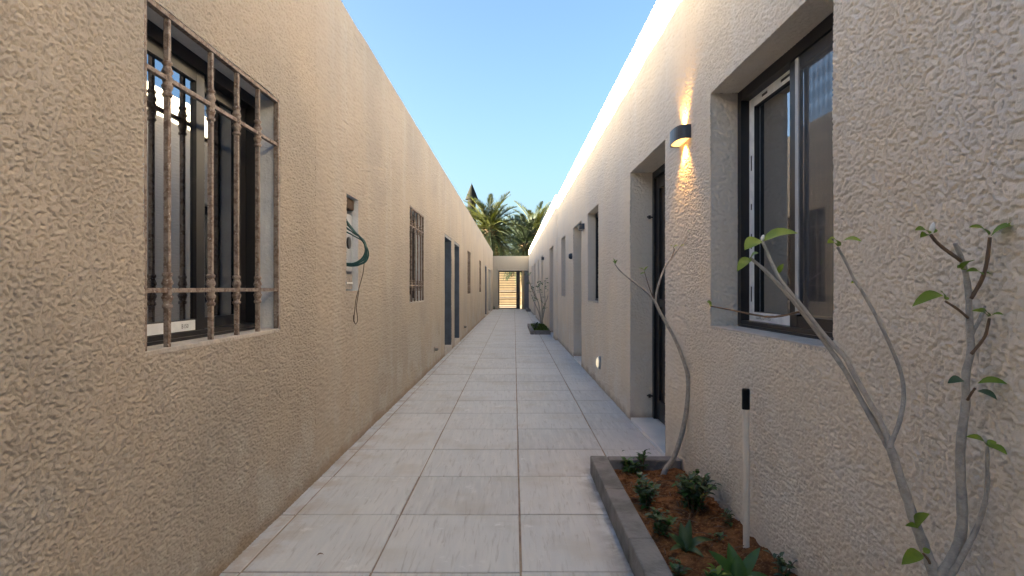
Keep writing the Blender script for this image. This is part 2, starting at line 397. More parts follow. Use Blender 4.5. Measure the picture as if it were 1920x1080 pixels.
SPLIT = 3.5
def wall_panel(s, top, openings, mat, parent, seed, ya, yb, dyf, dymin, dz):
    base = list(np.arange(ya, 1.1, 0.3)) if ya < 1 else [ya]; y = max(ya, 1.2)
    while y < yb - .003: base.append(y); y += max(dymin, dyf * y)
    base.append(yb)
    if s > 0 and ya < STEP_Y < yb: base += [STEP_Y, STEP_Y + 0.02]
    zb = list(np.arange(-0.02, top - 0.002, dz)) + [top]
    op = [o for o in openings if o[0] > ya and o[1] < yb]
    ye = sorted({e for o in op for e in o[:2]}); ze = sorted({e for o in op for e in o[2:4]})
    def merge(b, e, tol):
        b = np.array(sorted(b)); e = np.array(e)
        keep = [x for x in b if np.abs(e - x).min() > tol or x in (b[0], b[-1])]
        return np.array(sorted(set(keep) | set(e)))
    ys = merge(base, ye, dymin * .5); zs = merge(zb, ze, dz * .5)
    ny, nz = len(ys), len(zs)
    YY, ZZ = np.meshgrid(ys, zs, indexing='ij')
    X = np.array([FX(s, v) for v in ys])[:, None] - s * stucco_relief(YY + seed, ZZ + seed * 2)
    Zt = ZZ.copy()
    Zt[:, -1] += pnoise(ys * 1.7 + seed, ys * 0) * 0.010 + pnoise(ys * 9 + seed, ys * 0 + 3.3) * 0.006 + pnoise(ys * 3.1 + seed, ys * 0 + 8.3) * 0.008
    X[:, -1] += s * 0.012; X[:, -2] += s * 0.004          # rounded parapet arris
    V = np.stack([X, YY, Zt], -1).reshape(-1, 3)
    yc = (ys[:-1] + ys[1:]) / 2; zc = (zs[:-1] + zs[1:]) / 2
    keep = np.ones((ny - 1, nz - 1), bool)
    for o in op:
        keep &= ~(((yc > o[0]) & (yc < o[1]))[:, None] & ((zc > o[2]) & (zc < o[3]))[None, :])
    I, J = np.nonzero(keep)
    a = I * nz + J; b_ = (I + 1) * nz + J; c = (I + 1) * nz + J + 1; d = I * nz + J + 1
    Fq = np.stack([a, b_, c, d] if s < 0 else [a, d, c, b_], -1)
    used = np.zeros(len(V), bool); used[Fq.ravel()] = True
    idx = np.cumsum(used) - 1; V2 = V[used]; Fq = idx[Fq]
    me = bpy.data.meshes.new('wall')
    me.vertices.add(len(V2)); me.vertices.foreach_set('co', V2.ravel())
    me.loops.add(Fq.size); me.loops.foreach_set('vertex_index', Fq.ravel().astype(np.int32))
    me.polygons.add(len(Fq)); me.polygons.foreach_set('loop_start', np.arange(0, Fq.size, 4, dtype=np.int32))
    me.update(calc_edges=True); me.validate()
    me.polygons.foreach_set('use_smooth', np.ones(len(me.polygons), bool))
    wall = link('wall', me, mat, (0, 0, 0), parent)
    wall.location = -wloc(parent)
    return X, ys, Zt

def wall_grid(s, top, openings, mat, parent, seed):
    p1 = wall_panel(s, top, openings, mat, parent, seed, Y_A, SPLIT, .0026, .0034, .0034)
    p2 = wall_panel(s, top, openings, mat, parent, seed, SPLIT - .0015, Y_B, .0048, .0034, .0062)
    ys = np.concatenate([p1[1], p2[1]]); X = np.concatenate([p1[0][:, -1:], p2[0][:, -1:]]); Zt = np.concatenate([p1[2][:, -1:], p2[2][:, -1:]]); ny = len(ys)
    # parapet cap and its back face
    cp = MB(); th = 0.20; rows = list(range(0, ny, 6)) + [ny - 1]
    for i0, i1 in zip(rows[:-1], rows[1:]):
        p = [(X[i, -1], ys[i], Zt[i, -1]) for i in (i0, i1)]; q = [(FX(s, ys[i]) + s * th, ys[i], Zt[i, -1] - 0.004) for i in (i0, i1)]
        w = [(x, y, top - 0.30) for x, y, z in q]
        cp.add([p[0], p[1], q[1], q[0], w[0], w[1]], [(0, 1, 2, 3) if s > 0 else (3, 2, 1, 0), (3, 2, 5, 4) if s > 0 else (4, 5, 2, 3)])
    cp.build('parapet_cap', mat, parent)
    # roof, rear wall and end walls close the building, so its rooms are dark
    rf = MB(); far = s * 7.0
    rf.box(min(s * 1.20 if s > 0 else far, far if s > 0 else -1.36), max(s * 1.20 if s > 0 else far, far if s > 0 else -1.36), Y_A, Y_B, top - 0.42, top - 0.27)
    rf.build('roof', M['roof'], parent)
    rw = MB(); rw.box(min(far, far + s * .2), max(far, far + s * .2), Y_A, Y_B, -0.02, top - 0.12); rw.build('rear_wall', mat, parent)
    for yy in (Y_A, Y_B - 0.2):
        ew = MB(); x0, x1 = sorted((s * 1.2 if s < 0 else 1.06, far)); ew.box(x0, x1, yy + .001, yy + 0.199, -0.02, top - 0.10); ew.build('end_wall', mat, parent)
    fl = MB(); x0, x1 = sorted((s * 1.42, far)); fl.box(x0, x1, Y_A, Y_B, -0.02, 0.012); fl.build('floor', M['roof'], parent)

def reveal(s, o, depth, mat, parent, name='reveal', bottom=True, round_=0.006):
    """four faces lining an opening; own vertices so that the arris stays crisp"""
    y0, y1, z0, z1 = o[:4]; b = MB(); e = 0.0015
    fine = y0 < 6 and mat.name.startswith('stucco')
    def strip(pa, nv, sd_):
        L = math.hypot(pa[1][0] - pa[0][0], pa[1][1] - pa[0][1])
        n = int(L / .006) if fine else 40; m = int(depth / .006) if fine else 1
        T, Dp = np.meshgrid(np.linspace(0, 1, n + 1), np.linspace(0, 1, m + 1), indexing='ij')
        yy = pa[0][0] + (pa[1][0] - pa[0][0]) * T; zz = pa[0][1] + (pa[1][1] - pa[0][1]) * T
        dd = e + Dp * (depth - e)
        rel = stucco_relief(T * L + sd_, dd + sd_ * 1.7) * np.clip(dd / .012, 0, 1) if fine else 0 * T
        base = np.array([FX(s, v) for v in yy[:, 0]])[:, None]
        V = np.stack([base + s * dd, yy + nv[0] * rel, zz + nv[1] * rel], -1).reshape(-1, 3)
        k = m + 1
        b.add([tuple(v) for v in V], [(i * k + q, i * k + q + 1, (i + 1) * k + q + 1, (i + 1) * k + q) for i in range(n) for q in range(m)])
    strip(((y0, z0), (y0, z1)), (1, 0), 11.0); strip(((y1, z1), (y1, z0)), (-1, 0), 23.0); strip(((y0, z1), (y1, z1)), (0, -1), 37.0)
    if bottom: strip(((y1, z0), (y0, z0)), (0, 1), 51.0)
    return b.build(name, mat, parent, smooth=fine)

A_TOP, B_TOP = 3.09, 3.17
# openings: (y0, y1, z0, z1)
WA = [(1.878, 2.961, 0.933, 2.078), (6.60, 7.65, 0.975, 2.065), (14.69, 15.66, 0.99, 2.085), (19.58, 20.48, 1.0, 2.075)]
DA = [(9.90, 10.98, 0.09, 2.055), (11.51, 12.55, 0.085, 2.055), (23.2, 24.6, 0.05, 2.06), (26.2, 28.6, 0.05, 2.04)]
NICHE = (4.134, 4.444, 1.12, 1.80)
WB = [(1.895, 3.057, 0.94, 2.144), (6.962, 7.907, 0.97, 2.13), (11.15, 12.02, 0.98, 2.136), (20.5, 21.4, 1.0, 2.13), (26.2, 27.4, 1.0, 2.13)]
DB = [(3.955, 5.105, 0.0, 2.132), (8.62, 9.716, 0.0, 2.122), (13.58, 14.9, 0.0, 2.12), (17.8, 18.9, 0.0, 2.13), (23.07, 24.6, 0.0, 2.13)]

bA = thing('building', (-4, 12, 0), 'long beige stucco building with iron-barred windows and blue-grey metal doors', 'building')
bB = thing('building', (4, 12, 0), 'long greyish beige stucco building whose sunlit parapet overlooks the planted bed', 'building')
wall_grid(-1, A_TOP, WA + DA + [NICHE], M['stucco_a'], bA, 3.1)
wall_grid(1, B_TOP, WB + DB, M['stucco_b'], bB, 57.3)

def text_mesh(txt, size):
    cu = bpy.data.curves.new('lettering', 'FONT'); cu.body = txt; cu.size = size; cu.resolution_u = 2
    to = bpy.data.objects.new('lettering_tmp', cu); COL.objects.link(to)
    dg = bpy.context.evaluated_depsgraph_get(); me = bpy.data.meshes.new_from_object(to.evaluated_get(dg))
    bpy.data.objects.remove(to); return me

def sash(s, w, y0, y1, z0, z1, d, stile=0.062, rail=0.05, glassm='glass', mat='dark_alu', th=0.026):
    b = MB()
    b.wbox(s, y0, y0 + stile, z0, z1, d, d + th); b.wbox(s, y1 - stile, y1, z0, z1, d, d + th)
    b.wbox(s, y0 + stile, y1 - stile, z0, z0 + rail, d + .001, d + th - .001); b.wbox(s, y0 + stile, y1 - stile, z1 - rail, z1, d + .001, d + th - .001)
    so = b.build('sash', M[mat], w)
    p = MB(); p.wbox(s, y0 + stile - .006, y1 - stile + .006, z0 + rail - .006, z1 - rail + .006, d + th * .5, d + th * .5 + .004)
    p.build('pane', M[glassm], w)
    return so

def window(s, o, parent, depth=0.11, stuccom='stucco_a', revealm=None, detail=0, grille=None, sillm='sill'):
    y0, y1, z0, z1 = o
    f = MB(); fw = 0.045; d0, d1 = depth, depth + 0.085
    f.wbox(s, y0, y0 + fw, z0, z1, d0, d1); f.wbox(s, y1 - fw, y1, z0, z1, d0, d1)
    f.wbox(s, y0 + fw, y1 - fw, z0, z0 + fw * .8, d0 + .001, d1 - .001); f.wbox(s, y0 + fw, y1 - fw, z1 - fw * 1.2, z1, d0 + .001, d1 - .001)
    f.wbox(s, y0 + fw, y1 - fw, z0 + .0, z0 + 0.018, d0 - .012, d0 + .0005)     # bottom track lip
    w = f.build('window', M['dark_alu'], parent)
    reveal(s, o, depth + 0.09, M[revealm or stuccom], w)
    ym = (y0 + y1) / 2; a, b_ = y0 + fw - .006, y1 - fw + .006; c, d = z0 + fw * .8 - .004, z1 - fw * 1.2 + .004
    sl = MB(); sl.wbox(s, y0 + .002, y1 - .002, z0 - .013, z0 + .006, .0005, depth + .02); sl.build('sill', M[sillm], w, bevel=0.004)
    if s < 0:
        sash(s, w, a, ym + .045, c, d, d0 + .012, glassm='glass'); sash(s, w, ym - .03, b_, c, d, d0 + .046, glassm='glass_b')
    else:
        sash(s, w, ym - .035, b_, c, d, d0 + .046, glassm='glass'); sash(s, w, a, ym + .035, c, d, d0 + .012, glassm='glass')
    return w

# ---- windows of the left building, with iron grilles
def iron_grille(w, o, ybars, zbars, s=-1):
    y0, y1, z0, z1 = o; dd = 0.014
    fr = MB(); t = 0.016
    fr.wbox(s, y0 + .001, y0 + .001 + t, z0 + .004, z1 - .001, dd - .012, dd + .012); fr.wbox(s, y1 - .001 - t, y1 - .001, z0 + .004, z1 - .001, dd - .012, dd + .012)
    fr.wbox(s, y0 + .02, y1 - .02, z1 - .018, z1 - .001, dd - .011, dd + .011)
    fr.build('grille_frame', M['grille'], w, bevel=.002)
    for zz in zbars:
        b = MB(); b.wbox(s, y0 + .012, y1 - .012, zz - .008, zz + .008, dd - .0085, dd + .0085); b.build('grille_rail', M['grille'], w, bevel=.002)
    for yy in ybars:
        b = MB(); b.wbox(s, yy - .0085, yy + .0085, z0 + .002, z1 - .02, dd - .0088, dd + .0088); b.build('grille_bar', M['grille'], w, bevel=.002)
        for zz in zbars:
            x = FX(s, yy) + s * dd
            prof = [(.0125, -.062), (.0165, -.058), (.0165, -.050), (.012, -.046), (.014, -.038), (.0185, -.026), (.0185, -.022), (.0135, -.014),
                    (.0165, -.006), (.0165, .006), (.0135, .014), (.0185, .022), (.0185, .026), (.014, .038), (.012, .046), (.0165, .050), (.0165, .058), (.0125, .062)]
            c = MB(); c.lathe(x, yy, [(r, zz + q) for r, q in prof], 12); c.build('collar', M['grille'], w, smooth=True)

o = WA[0]
w1 = window(-1, o, bA, 0.105, revealm='reveal_pale')
tag(w1, 'dark sliding window behind a rusty baluster grille with pale film strip')
iron_grille(w1, o, [2.025, 2.314, 2.53, 2.737], [1.132, 1.853])
tp = MB(); tp.wbox(-1, 1.93, 2.385, 0.972, 1.012, .113, .1165); tp.build('film_strip', M['tape'], w1)
def put_text(txt, size, s, y, z, d, parent):
    me = text_mesh(txt, size)
    for v in me.vertices:
        # s=-1: letters run towards +y ; s=+1: letters run towards -y
        lx, lz = v.co.x, v.co.y
        yy = y + lx if s < 0 else y - lx
        v.co = Vector((FX(s, yy) + s * d, yy, z + lz))
    me.materials.clear(); me.materials.append(M['tape_print'])
    ob = link('lettering', me, None, (0, 0, 0), parent); ob.location = -wloc(parent); return ob
put_text('C340', .024, -1, 2.00, .983, .1120, w1); put_text('B150', .024, -1, 2.285, .983, .1120, w1)
pf = MB(); pf.wbox(-1, 2.318, 2.326, 1.49, 1.53, .012, .015); pf.build('paint_chip', M['tape'], w1)
o = WA[1]
w2 = window(-1, o, bA, 0.105, revealm='reveal_pale')
iron_grille(w2, o, [6.80, 7.02, 7.24, 7.45], [1.17, 1.85])
for o in WA[2:]:
    w = window(-1, o, bA, 0.105)
    iron_grille(w, o, [o[0] + (o[1] - o[0]) * k / 5 for k in range(1, 5)], [1.2, 1.86])

# ---- doors of the left building
def door_left(o, mat, parent, depth):
    y0, y1, z0, z1 = o; fw = .05
    f = MB(); f.wbox(-1, y0, y0 + fw, z0, z1, .004, depth + .05); f.wbox(-1, y1 - fw, y1, z0, z1, .004, depth + .05); f.wbox(-1, y0 + fw, y1 - fw, z1 - fw, z1, .006, depth + .05)
    d = f.build('door', mat, parent, bevel=.003)
    l = MB(); l.wbox(-1, y0 + fw, y1 - fw, z0 + .008, z1 - fw, depth, depth + .04); lf = l.build('door_leaf', mat, d)
    pn = MB(); ym = (y0 + y1) / 2
    for za, zb_ in ((z0 + .15, z0 + .9), (z0 + 1.05, z1 - .2)):
        q = MB(); q.wbox(-1, y0 + fw + .14, y1 - fw - .14, za, zb_, depth - .008, depth + .002); q.build('door_panel', mat, d, bevel=.004)
    h = MB(); a = FX(-1, y0 + .14); h.tube([(a - depth, y0 + .14, z0 + 1.0), (a - depth + .05, y0 + .14, z0 + 1.0), (a - depth + .05, y0 + .24, z0 + 1.0)], .008, 8); h.build('handle', M['dark_alu'], d)
    t = MB(); t.wbox(-1, y0 - .03, y1 + .03, -.015, z0 + .003, -.005, depth + .06); t.build('threshold', M['sill'], d, bevel=.004)
    return d
for i, o in enumerate(DA):
    door_left(o, M[('blue_door', 'blue_door', 'grey_door', 'pale_door')[i]], bA, .13)

# ---- right building: windows with deep stucco reveals
o = WB[0]
wB = window(1, o, bB, 0.14, 'stucco_b')
tag(wB, 'dark sliding window with white protective film and insect screen')
y0, y1, z0, z1 = o; fw = .045; ym = (y0 + y1) / 2; a, b_ = ym - .035, y1 - fw + .006; c, d = z0 + fw * .8 - .004, z1 - fw * 1.2 + .004; dd = .14 + .046
for q in ((b_ - .060, b_ - .006, c + .004, d - .004), (a + .064, b_ - .062, c + .004, c + .048), (a + .064, b_ - .062, d - .048, d - .004)):
    t = MB(); t.wbox(1, q[0], q[1], q[2], q[3], dd - .0035, dd - .0005); t.build('film_strip', M['tape'], wB)
put_text('CDAL LIMITED', .026, 1, b_ - .09, c + .016, dd - .0045, wB)
ink = MB(); zz = c + .1
while zz < d - .1:
    L = random.choice([.03, .05, .075, .02]); ink.wbox(1, b_ - .04, b_ - .027, zz, zz + L, dd - .0044, dd - .0038); zz += L + random.uniform(.08, .22)
for yy, L in ((2.86, .06), (2.66, .085)): ink.wbox(1, yy - L, yy, d - .032, d - .020, dd - .0044, dd - .0038)
tag(ink.build('film_print', M['tape_print'], wB))
# insect screen in its own pale frame in the near half
sc = MB(); ya, yb = y0 + fw + .07, ym - .03; sd0 = .14 + .004
f = MB(); f.wbox(1, yb - .028, yb, c + .06, d - .01, sd0 - .001, sd0 + .006); f.wbox(1, ya, ya + .028, c + .06, d - .01, sd0 - .001, sd0 + .006)
f.build('screen_frame', M['meter'], wB)
sc.wbox(1, ya + .028, yb - .028, c + .06, d - .01, sd0 + .001, sd0 + .0016); sc.build('insect_screen', M['screen'], wB)
for o in WB[1:]: window(1, o, bB, 0.105, 'stucco_b')

def door_right(o, parent, depth=.19, main=False):
    y0, y1, z0, z1 = o; s = 1; fw = .06
    f = MB(); f.wbox(s, y0, y0 + fw, z0 + .02, z1, depth, depth + .09); f.wbox(s, y1 - fw, y1, z0 + .02, z1, depth, depth + .09); f.wbox(s, y0 + fw, y1 - fw, z1 - fw, z1, depth + .001, depth + .089)
    d = f.build('door', M['dark_alu'], parent, bevel=.003)
    reveal(s, o, depth + .1, M['stucco_b'], d, bottom=False)
    l = MB(); a, b_ = y0 + fw - .004, y1 - fw + .004; st = .095
    l.wbox(s, a, a + st, z0 + .035, z1 - fw, depth + .02, depth + .065); l.wbox(s, b_ - st, b_, z0 + .035, z1 - fw, depth + .02, depth + .065)
    l.wbox(s, a + st, b_ - st, z0 + .035, z0 + .2, depth + .021, depth + .064); l.wbox(s, a + st, b_ - st, z1 - fw - .1, z1 - fw, depth + .021, depth + .064)
    l.wbox(s, a + st, b_ - st, z0 + .98, z0 + 1.05, depth + .021, depth + .064)
    l.build('door_leaf', M['dark_alu'], d, bevel=.003)
    p = MB(); p.wbox(s, a + st - .004, b_ - st + .004, z0 + .19, z1 - fw - .09, depth + .04, depth + .046); p.build('door_panel', M['brown_alu'], d)
    t = MB(); t.wbox(s, y0 + .004, y1 - .004, -.012, .026, .004, depth + .12); t.build('threshold', M['marble'], d, bevel=.003)
    if main:
        for zz in (.215, 1.745):
            h = MB(); x = FX(1, y1) + depth - .002
            h.tube([(x, y1 - .03, zz), (x - .05, y1 - .03, zz + .004)], .007, 8); h.tube([(x - .028, y1 - .03, zz - .014), (x - .028, y1 - .03, zz + .016)], .011, 10)
            h.build('hinge_pin', M['brown_alu'], d)
    return d
for i, o in enumerate(DB): door_right(o, bB, .19, i == 0)

# ------------------------------------------------------------------ end wall with gate
ew = thing('boundary_wall', (0, END_Y, 0), 'pale plastered wall closing the passage around the gate', 'wall')
GX0, GX1 = (934.3 - 960) / F * END_Y, (978.5 - 960) / F * END_Y
GZ1 = 2.065; RX1 = 1.2; ET = 2.85
e = MB(); e.box(-7.0, GX0, END_Y + .002, END_Y + .22, -.02, ET - .62); e.box(-7.0, 7.0, END_Y + .004, END_Y + .218, GZ1 + .06, ET); e.box(RX1, 7.0, END_Y + .002, END_Y + .22, -.02, GZ1 + .06)
e.box(-7.0, GX0, END_Y + .002, END_Y + .22, ET - .62, GZ1 + .06) if False else None
e.build('plaster', M['stucco_end'], ew)
li = MB(); li.box(GX0 - .02, RX1, END_Y - .035, END_Y + .2, GZ1, GZ1 + .0595); li.build('lintel', M['sill'], ew, bevel=.006)
pr = MB(); pr.box(GX1 + .13, RX1, END_Y + .10, END_Y + .16, .0, GZ1); pr.build('grey_panel', M['grey_door'], ew)
pj = MB(); pj.box(GX1, GX1 + .13, END_Y + .02, END_Y + .2, -.01, GZ1); pj.build('jamb', M['street_wall'], ew)
gt = thing('slatted_gate', (.0, END_Y, 0), 'black framed gate of thin horizontal slats in the end wall', 'gate')
f = MB(); gy = END_Y + .06
f.box(GX0 + .003, GX0 + .058, gy, gy + .06, .02, GZ1 - .002); f.box(GX0 + .058, GX1 - .002, gy + .001, gy + .059, GZ1 - .075, GZ1 - .002); f.box(GX0 + .058, GX1 - .12, gy + .001, gy + .059, .02, .075)
f.build('gate_frame', M['dark_alu'], gt)
st = MB(); sx0 = (968 - 960) / F * END_Y; sx1 = (975 - 960) / F * END_Y; st.box(sx0, sx1, gy - .004, gy + .064, .02, GZ1 - .076); st.build('gate_stile', M['dark_alu'], gt)
nsl = 15
for k in range(nsl):
    zz = .13 + k * (GZ1 - .28) / (nsl - 1)
    b = MB(); b.box(GX0 + .058, sx0, gy + .02, gy + .04, zz - .014, zz + .014); b.build('slat', M['brown_alu'], gt)
hd = MB(); hx = sx0 - .02; hd.box(hx - .05, hx - .015, gy - .03, gy + .02, .98, 1.2); hd.build('handle', M['meter'], gt)
th_ = MB(); th_.box(GX0, GX1, END_Y - .12, END_Y + .24, -.01, .02); tag(th_.build('threshold', M['marble'], gt))

# street beyond the gate
sw = thing('street_wall', (0, 40.5, 0), 'sunlit sand-coloured wall seen through the gate slats', 'wall')
b = MB(); b.box(-9, 12, 40.5, 40.75, -.03, 2.5); b.build('wall_panel', M['street_wall'], sw)
for zz in (.45, .9): 
    b = MB(); b.box(-9, 12, 40.46, 40.502, zz, zz + .05); b.build('band', M['sill'], sw)

# ------------------------------------------------------------------ wall lamps
def sconce(y, z, label, lit, group=None):
    L, D, Hh = .25, .075, .078; x0 = FX(1, y)
    t = thing('wall_lamp', (x0, y, z - Hh / 2), label, 'lamp', group)
    def dshape(L, D, n=14):
        pts = [(0, -L / 2)]
        for k in range(n + 1):                       # superellipse front
            a = -math.pi / 2 + math.pi * k / n
            pts.append((D * abs(math.cos(a)) ** .55, L / 2 * math.copysign(abs(math.sin(a)) ** .8, math.sin(a))))
        pts.append((0, L / 2)); return pts
    outer = dshape(L, D); inner = dshape(L - .012, D - .006)
    n = len(outer); b = MB(); vs = []
    for q in (outer, inner):
        for zz in (z - Hh / 2, z + Hh / 2): vs += [(x0 - p[0] - .002, y + p[1], zz) for p in q]
    fs = []
    for i in range(n - 1):
        fs += [(i, i + 1, n + i + 1, n + i), (2 * n + i + 1, 2 * n + i, 3 * n + i, 3 * n + i + 1), (i + 1, i, 2 * n + i, 2 * n + i + 1), (n + i, n + i + 1, 3 * n + i + 1, 3 * n + i)]
    b.add(vs, fs); hs = b.build('housing', M['sconce'], t)
    for zz in (z - Hh / 2 + .006, z + Hh / 2 - .009):
        b = MB(); q = dshape(L - .014, D - .008); m = len(q)
        vs = [(x0 - p[0] - .002, y + p[1], zz) for p in q] + [(x0 - p[0] - .002, y + p[1], zz + .003) for p in q]
        b.add(vs, [tuple(range(m))[::-1], tuple(range(m, 2 * m))] + [(i, (i + 1) % m, m + (i + 1) % m, m + i) for i in range(m)])
        b.build('diffuser', M['lamp_glow' if lit else 'lamp_off'], t)
    if lit:
        for sgn, e in ((-1, 1.0), (1, 0.8)):
            ld = bpy.data.lights.new('bulb', 'SPOT'); ld.energy = e * 1.3; ld.color = (1.0, 0.50, 0.10); ld.spot_size = R(105); ld.spot_blend = .7; ld.shadow_soft_size = .02
            lo = bpy.data.objects.new('bulb', ld); COL.objects.link(lo); lo.parent = t
            lo.location = (-.04, 0, Hh / 2 + sgn * (Hh / 2 + .004))
            dv = Vector((.35, 0, sgn)); lo.rotation_euler = dv.to_track_quat('-Z', 'Y').to_euler()
sconce(3.50, 2.035, 'lit up-and-down wall lamp between the filmed window and the recessed doorway', True)
sconce(8.35, 1.998, 'unlit dark wall lamp between the second doorway and second window', False)
sconce(17.35, 2.0, 'unlit dark wall lamp above the far planter', False)
# small bulkhead light near the ground
y, z = 6.80, .283; x0 = FX(1, y)
t = thing('bulkhead_light', (x0, y, z - .075), 'small glowing oval bulkhead light low on the wall', 'lamp')
b = MB(); n = 18
vs = []; rings = [(1.0, 0), (1.0, .014), (.86, .026)]
for r, dd in rings: vs += [(x0 - .001 - dd, y + .062 * r * math.cos(2 * math.pi * k / n), z + .075 * r * math.sin(2 * math.pi * k / n)) for k in range(n)]
b.add(vs, [(i * n + k, i * n + (k + 1) % n, (i + 1) * n + (k + 1) % n, (i + 1) * n + k) for i in range(2) for k in range(n)] + [tuple(range(n))[::-1]])
b.build('rim', M['meter'], t, smooth=True)
b = MB(); vs = []; rings = [(.84, .022), (.80, .034), (.55, .046), (.2, .051)]
for r, dd in rings: vs += [(x0 - dd, y + .062 * r * math.cos(2 * math.pi * k / n), z + .075 * r * math.sin(2 * math.pi * k / n)) for k in range(n)]
b.add(vs, [(i * n + k, i * n + (k + 1) % n, (i + 1) * n + (k + 1) % n, (i + 1) * n + k) for i in range(3) for k in range(n)] + [tuple(range(3 * n, 4 * n)), tuple(range(n))[::-1]])
b.build('lens', M['bulkhead_glow'], t, smooth=True)
# round bell beside second doorway
y, z = 9.93, 1.672; x0 = FX(1, y)
t = thing('door_bell', (x0, y, z - .05), 'small round dark bell beside the second doorway', 'bell')
b = MB(); b.tube([(x0 + .004, y, z), (x0 - .03, y, z), (x0 - .055, y, z)], [.05, .05, .035], 16); b.build('bell_housing', M['sconce'], t)
b = MB(); b.tube([(x0 - .055, y, z), (x0 - .064, y, z)], [.018, .016], 12); b.build('button', M['meter'], t)

# ------------------------------------------------------------------ meter niche with cables in the left wall
o = NICHE; y0, y1, z0, z1 = o
nb = MB(); nb.wbox(-1, y0 - .01, y1 + .01, z0 - .01, z1 + .01, .155, .17); nch = nb.build('niche', M['niche'], bA)
reveal(-1, o, .16, M['reveal_pale'], nch)
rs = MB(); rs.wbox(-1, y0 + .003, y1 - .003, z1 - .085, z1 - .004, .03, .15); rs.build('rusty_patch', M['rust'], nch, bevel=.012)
mt = thing('meter_box', (FX(-1, 4.29) - .12, 4.29, 1.16), 'pale grey meter box set in the wall niche', 'meter')
b = MB(); b.wbox(-1, y0 + .10, y1 - .006, z0 + .14, z1 - .12, .045, .154); b.build('case', M['meter'], mt, bevel=.008)
b = MB(); xx = FX(-1, 4.3) - .045; b.tube([(xx - .01, 4.33, 1.47), (xx + .012, 4.33, 1.47)], [.045, .042], 18); b.build('dial', M['dark_alu'], mt)
b = MB(); b.wbox(-1, y0 + .13, y1 - .02, z0 + .012, z0 + .12, .04, .154); b.build('terminal_cover', M['niche'], mt)
b = MB(); b.wbox(-1, y0 + .13, y1 - .02, z0 + .052, z0 + .062, .036, .0405); b.build('terminal_strip', M['bud'], mt)
cc = thing('cable_coil', (FX(-1, 4.3), 4.3, 1.28), 'coil of dark green cable hanging out of the meter niche', 'cable')
def smooth_path(pts, n=8):
    pts = [Vector(p) for p in pts]; out = []
    for i in range(len(pts) - 1):
        p0, p1, p2, p3 = pts[max(i - 1, 0)], pts[i], pts[i + 1], pts[min(i + 2, len(pts) - 1)]
        for k in range(n):
            t_ = k / n
            out.append(.5 * ((2 * p1) + (-p0 + p2) * t_ + (2 * p0 - 5 * p1 + 4 * p2 - p3) * t_ ** 2 + (-p0 + 3 * p1 - 3 * p2 + p3) * t_ ** 3))
    out.append(pts[-1]); return out
for k in range(7):
    fan = (k - 3) * .010
    j = lambda a=.008: random.uniform(-a, a)
    pts = []
    for px, py, yd, out in ((651, 372, 4.22, -.10), (653, 410, 4.24, -.06), (662, 432, 4.26, 0.0), (676, 450, 4.30, .07), (683, 470, 4.31, .095), (680, 487, 4.30, .08), (668, 495, 4.27, .02), (654, 494, 4.22, -.06), (648, 488, 4.2, -.11)):
        q = P(px, py, yd); g_ = max(0, (py - 372) / 122) if out < .05 else 1; pts.append((FX(-1, q.y) + out + fan * .25 * (out > -.05) + j(.006), q.y + fan * .5 + j(.006), q.z - fan * (2.2 if py < 415 else 1.0 if py < 440 else .35) + j(.006)))
    b = MB(); b.tube(smooth_path(pts, 6), .0048, 8); b.build('cable', M['green_cable'], cc, smooth=True)
lw = thing('loose_wire', (FX(-1, 4.3), 4.3, .88), 'thin loose wire dangling below the cable coil on the wall', 'wire')
for pp in (((681, 486, .07), (683, 510, .06), (677, 535, .04), (670, 560, .02), (667, 585, .012), (661, 603, .012), (655, 590, .014)), ((676, 545, .035), (672, 575, .02), (678, 590, .02), (681, 602, .02), (672, 608, .014), (662, 600, .012))):
    pts = []
    for px, py, out in pp:
        q = P(px, py, 4.3); pts.append((FX(-1, 4.3) + out, 4.3 + (px - 668) * .0035, q.z))
    b = MB(); b.tube(smooth_path(pts, 6), .0024, 6); b.build('strand', M['wire'], lw, smooth=True)
# little drain spouts
for y, z, lab in ((8.63, .245, 'small stained pipe stub low on the wall before the blue-grey doors'), (13.66, .24, 'small pipe stub low on the wall past the blue-grey doors')):
    x0 = FX(-1, y); t = thing('pipe_stub', (x0, y, z - .03), lab, 'pipe')
    b = MB(); b.wbox(-1, y - .035, y + .035, z - .04, z + .04, -.008, .004); b.build('backplate', M['niche'], t, bevel=.003)
    b = MB(); b.tube([(x0 - .002, y, z), (x0 + .045, y, z), (x0 + .055, y, z - .006)], [.020, .020, .017], 12); b.build('pipe', M['kerb'], t, smooth=True)

